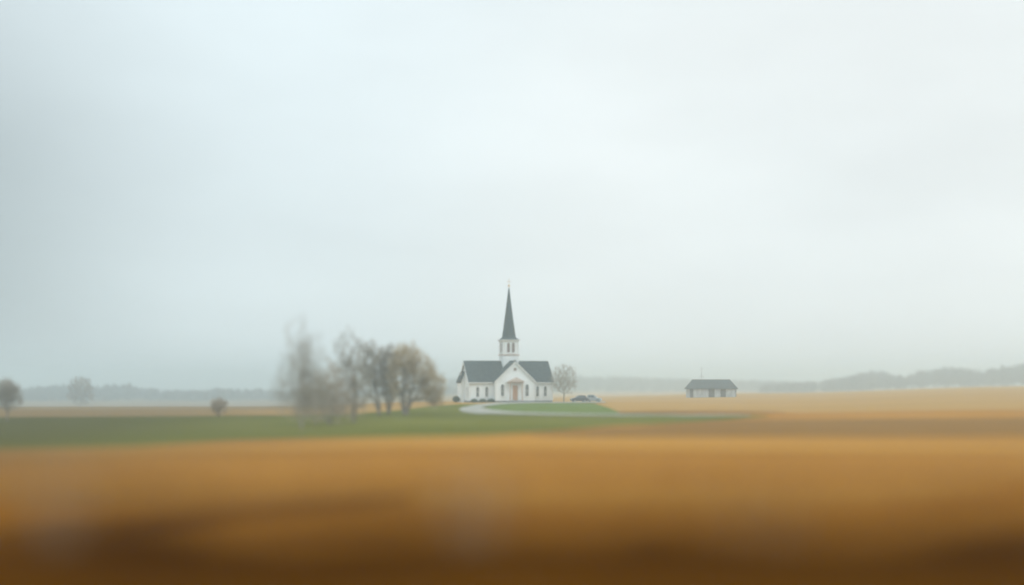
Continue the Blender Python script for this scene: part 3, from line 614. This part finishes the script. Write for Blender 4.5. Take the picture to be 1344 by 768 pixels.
# ------------------------------------------------------------------ cars
def car(name, label, px, Y, rz, paint, L=4.4, Wd=1.8, H=1.65):
    x0 = place(px, Y); root = empty(name, (x0, Y, zat(x0, Y) + .02), rz); tag(root, label, 'car')
    h = L/2; bw = Wd/2
    side = [(-h, .38), (-h+.06, .78), (-h+.35, .93), (-h+1.15, 1.02), (h-.55, 1.02), (h-.1, .95), (h, .72), (h-.02, .36), (h-.3, .26), (-h+.35, .24)]
    b = NB(); secs = []
    for y, k in ((-bw, .93), (-bw+.1, 1), (bw-.1, 1), (bw, .93)):
        secs.append([b.verts.new((p[0]*(.985 if k < 1 else 1), y, .6 + (p[1]-.6)*k)) for p in side])
    for a, c in zip(secs, secs[1:]):
        for i in range(len(side)): j = (i+1) % len(side); b.faces.new((a[i], a[j], c[j], c[i]))
    b.faces.new(secs[0]); b.faces.new(secs[-1][::-1])
    lo = [(-h+1.05, 1.0), (h-.35, 1.0)]; up = [(-h+1.85, H-.03), (-h+2.3, H), (h-1.0, H), (h-.62, H-.06)]
    cab = [lo[0]] + up + [lo[1]]; A = []; 
    for sgn in (-1, 1): A.append([b.verts.new((p[0], sgn*(bw-.04 if p[1] < 1.1 else bw-.26), p[1])) for p in cab])
    n = len(cab)
    for i in range(n): j = (i+1) % n; b.faces.new((A[0][i], A[0][j], A[1][j], A[1][i]))
    b.faces.new(A[0]); b.faces.new(A[1][::-1])
    body = obj('body', b, paint, root)
    def yy(z): t = (z-1.0)/(H-.03-1.0); return bw-.04 - .22*t
    for sgn in (-1, 1):
        for (a0, a1, c0, c1) in ((-h+1.45, -h+2.5, -h+2.02, -h+2.5), (-h+2.6, h-.75, -h+2.6, h-.95)):
            z0, z1 = 1.07, H-.13; b = NB()
            q = [(a0, z0), (a1, z0), (c1, z1), (c0, z1)]
            o = [b.verts.new((p[0], sgn*(yy(p[1])+.012), p[1])) for p in q]; i_ = [b.verts.new((p[0], sgn*(yy(p[1])-.03), p[1])) for p in q]
            b.faces.new(o); b.faces.new(i_[::-1])
            for k in range(4): b.faces.new((o[k], o[(k+1) % 4], i_[(k+1) % 4], i_[k]))
            obj('side_window', b, 'glass', root)
    def slab(nm, x0_, z0, x1_, z1, w0, w1, out):
        b = NB(); q = [b.verts.new((x0_+out, -w0, z0)), b.verts.new((x0_+out, w0, z0)), b.verts.new((x1_+out, w1, z1)), b.verts.new((x1_+out, -w1, z1))]
        q2 = [b.verts.new(v.co - Vector((out*2.5, 0, 0))) for v in q]; b.faces.new(q); b.faces.new(q2[::-1])
        for k in range(4): b.faces.new((q[k], q[(k+1) % 4], q2[(k+1) % 4], q2[k]))
        obj(nm, b, 'glass', root)
    slab('windscreen', -h+1.13, 1.06, -h+1.78, H-.1, bw-.14, bw-.32, -.02)
    slab('rear_window', h-.37, 1.07, h-.59, H-.16, bw-.14, bw-.32, .02)
    for wx in (-h+.82, h-.85):
        for sgn in (-1, 1):
            w = empty('wheel', (wx, sgn*(bw-.1), .33)); w.parent = root
            b = NB(); cyl(b, (0, -.11, 0), (0, .11, 0), .33, n=24); obj('tyre', b, 'tyre', w)
            b = NB(); cyl(b, (0, sgn*.10, 0), (0, sgn*.125, 0), .2, .17, n=16); obj('rim', b, 'metal', w)
    for sgn in (-1, 1):
        b = NB(); box(b, -h-.015, -h+.12, sgn*(bw-.4)-.17, sgn*(bw-.4)+.17, .66, .8, .02); obj('headlight', b, 'lamp', root)
        b = NB(); box(b, h-.1, h+.015, sgn*(bw-.25)-.1, sgn*(bw-.25)+.1, .74, .93, .02); obj('tail_light', b, 'redlamp', root)
car('parked_car', 'dark parked car between the small bare tree and the pale car', 760, 338, R(12), 'car_dark', 4.1, 1.8, 1.6)
car('parked_car', 'pale grey parked car at the right end, beside the dark car', 779, 341, R(168), 'car_pale', 3.9, 1.85, 1.75)

# ------------------------------------------------------------------ mist
b = NB(); box(b, -2700, 2700, -260, 4300, -9.8, 29.5)
me = bpy.data.meshes.new('haze'); b.to_mesh(me); b.free(); hz = bpy.data.objects.new('haze', me); COL.objects.link(hz); tag(hz, 'pale mist over the fields', kind='stuff')
hm = bpy.data.materials.new('mist'); hm.use_nodes = True; nt = hm.node_tree; nt.nodes.clear()
out = nt.nodes.new('ShaderNodeOutputMaterial'); pv = nt.nodes.new('ShaderNodeVolumePrincipled')
pv.inputs['Color'].default_value = (.86, .965, 1.0, 1); pv.inputs['Density'].default_value = .0011; pv.inputs['Anisotropy'].default_value = .68
nt.links.new(pv.outputs[0], out.inputs['Volume']); me.materials.append(hm)

# ------------------------------------------------------------------ sky
SUN_EL, SUN_AZ = R(42), R(125)     # azimuth measured from +Y towards +X
w = bpy.data.worlds.new('World'); scn.world = w; w.use_nodes = True; nt = w.node_tree; nt.nodes.clear()
N, Lk = nt.nodes.new, nt.links.new
out = N('ShaderNodeOutputWorld'); mixs = N('ShaderNodeMixShader')
sky = N('ShaderNodeTexSky'); sky.sky_type = 'NISHITA'; sky.sun_disc = False; sky.sun_elevation = SUN_EL; sky.sun_rotation = SUN_AZ; sky.dust_density = 3
bg1 = N('ShaderNodeBackground'); bg1.inputs[1].default_value = .1; Lk(sky.outputs[0], bg1.inputs[0])
tc = N('ShaderNodeTexCoord')
def direction(px, row):
    return Vector(((px-CX)/F, 1, (HY-row)/F)).normalized()
def lobe(d, r0, r1):    # 1 at the direction d, 0 beyond r1
    v = N('ShaderNodeVectorMath'); v.operation = 'DISTANCE'; Lk(tc.outputs['Generated'], v.inputs[0]); v.inputs[1].default_value = d
    m = N('ShaderNodeMapRange'); m.interpolation_type = 'SMOOTHERSTEP'; m.inputs[1].default_value = r0; m.inputs[2].default_value = r1; m.inputs[3].default_value = 1; m.inputs[4].default_value = 0
    Lk(v.outputs['Value'], m.inputs[0]); return m.outputs[0]
def mixc(f, a, bcol):
    x = N('ShaderNodeMixRGB'); Lk(f, x.inputs[0])
    for s, i in ((a, 1), (bcol, 2)):
        if isinstance(s, tuple): x.inputs[i].default_value = (*s, 1)
        else: Lk(s, x.inputs[i])
    return x.outputs[0]
c = mixc(lobe(direction(1180, 240), .0, .55), (.84, .95, .98), (.93, .975, .965))     # brightest where the sun stands behind the cloud
c = mixc(lobe(direction(980, 400), .0, .30), c, (.93, .99, .99))          # low sky brightened to lift the haze at the horizon
c = mixc(lobe(direction(-250, 350), .0, .35), c, (.40, .47, .485))                    # left vignette put into the sky colour as a darker patch
sz = N('ShaderNodeSeparateXYZ'); Lk(tc.outputs['Generated'], sz.inputs[0])
zn = N('ShaderNodeMapRange'); zn.interpolation_type = 'SMOOTHSTEP'; zn.inputs[1].default_value = .22; zn.inputs[2].default_value = .75; Lk(sz.outputs[2], zn.inputs[0])
c = mixc(zn.outputs[0], c, (1.62, 1.86, 1.96))            # an overcast sky is brightest overhead
mp = N('ShaderNodeMapping'); mp.inputs['Scale'].default_value = (1.0, 1.0, 2.6); Lk(tc.outputs['Generated'], mp.inputs[0])
nz = N('ShaderNodeTexNoise'); nz.inputs['Scale'].default_value = 3.2; nz.inputs['Detail'].default_value = 3; Lk(mp.outputs[0], nz.inputs['Vector'])
mr = N('ShaderNodeMapRange'); mr.inputs[1].default_value = .3; mr.inputs[2].default_value = .7; mr.inputs[3].default_value = .93; mr.inputs[4].default_value = 1.06; Lk(nz.outputs[0], mr.inputs[0])
mul = N('ShaderNodeVectorMath'); mul.operation = 'SCALE'; Lk(c, mul.inputs[0]); Lk(mr.outputs[0], mul.inputs['Scale'])
bg2 = N('ShaderNodeBackground'); bg2.inputs[1].default_value = 1.0; Lk(mul.outputs[0], bg2.inputs[0])
mixs.inputs[0].default_value = .93; Lk(bg1.outputs[0], mixs.inputs[1]); Lk(bg2.outputs[0], mixs.inputs[2]); Lk(mixs.outputs[0], out.inputs[0])

sd = bpy.data.lights.new('sun', 'SUN'); sd.energy = .5; sd.angle = R(20); sd.color = (1, .975, .94)
so = bpy.data.objects.new('sun', sd); COL.objects.link(so)
dvec = Vector((math.sin(SUN_AZ)*math.cos(SUN_EL), math.cos(SUN_AZ)*math.cos(SUN_EL), math.sin(SUN_EL)))
so.rotation_euler = dvec.to_track_quat('Z', 'Y').to_euler(); so.location = (60, 60, 80)

# ------------------------------------------------------------------ camera
cd = bpy.data.cameras.new('camera'); cam = bpy.data.objects.new('camera', cd); COL.objects.link(cam)
cam.location = (0, 0, CAM_H); cam.rotation_euler = (R(90), 0, 0)
cd.sensor_width = 36; cd.lens = 50; cd.shift_y = (HY - 384) / 1344
cd.clip_start = .1; cd.clip_end = 12000
cd.dof.use_dof = True; cd.dof.focus_distance = 390; cd.dof.aperture_fstop = .05 / 1.8
scn.camera = cam
scn.view_settings.view_transform = 'Standard'; scn.view_settings.look = 'None'; scn.view_settings.exposure = 0; scn.view_settings.gamma = 1
cy = scn.cycles
cy.use_denoising = True; cy.max_bounces = 8; cy.diffuse_bounces = 3; cy.volume_bounces = 5; cy.glossy_bounces = 2; cy.transparent_max_bounces = 8
cy.sample_clamp_indirect = 4
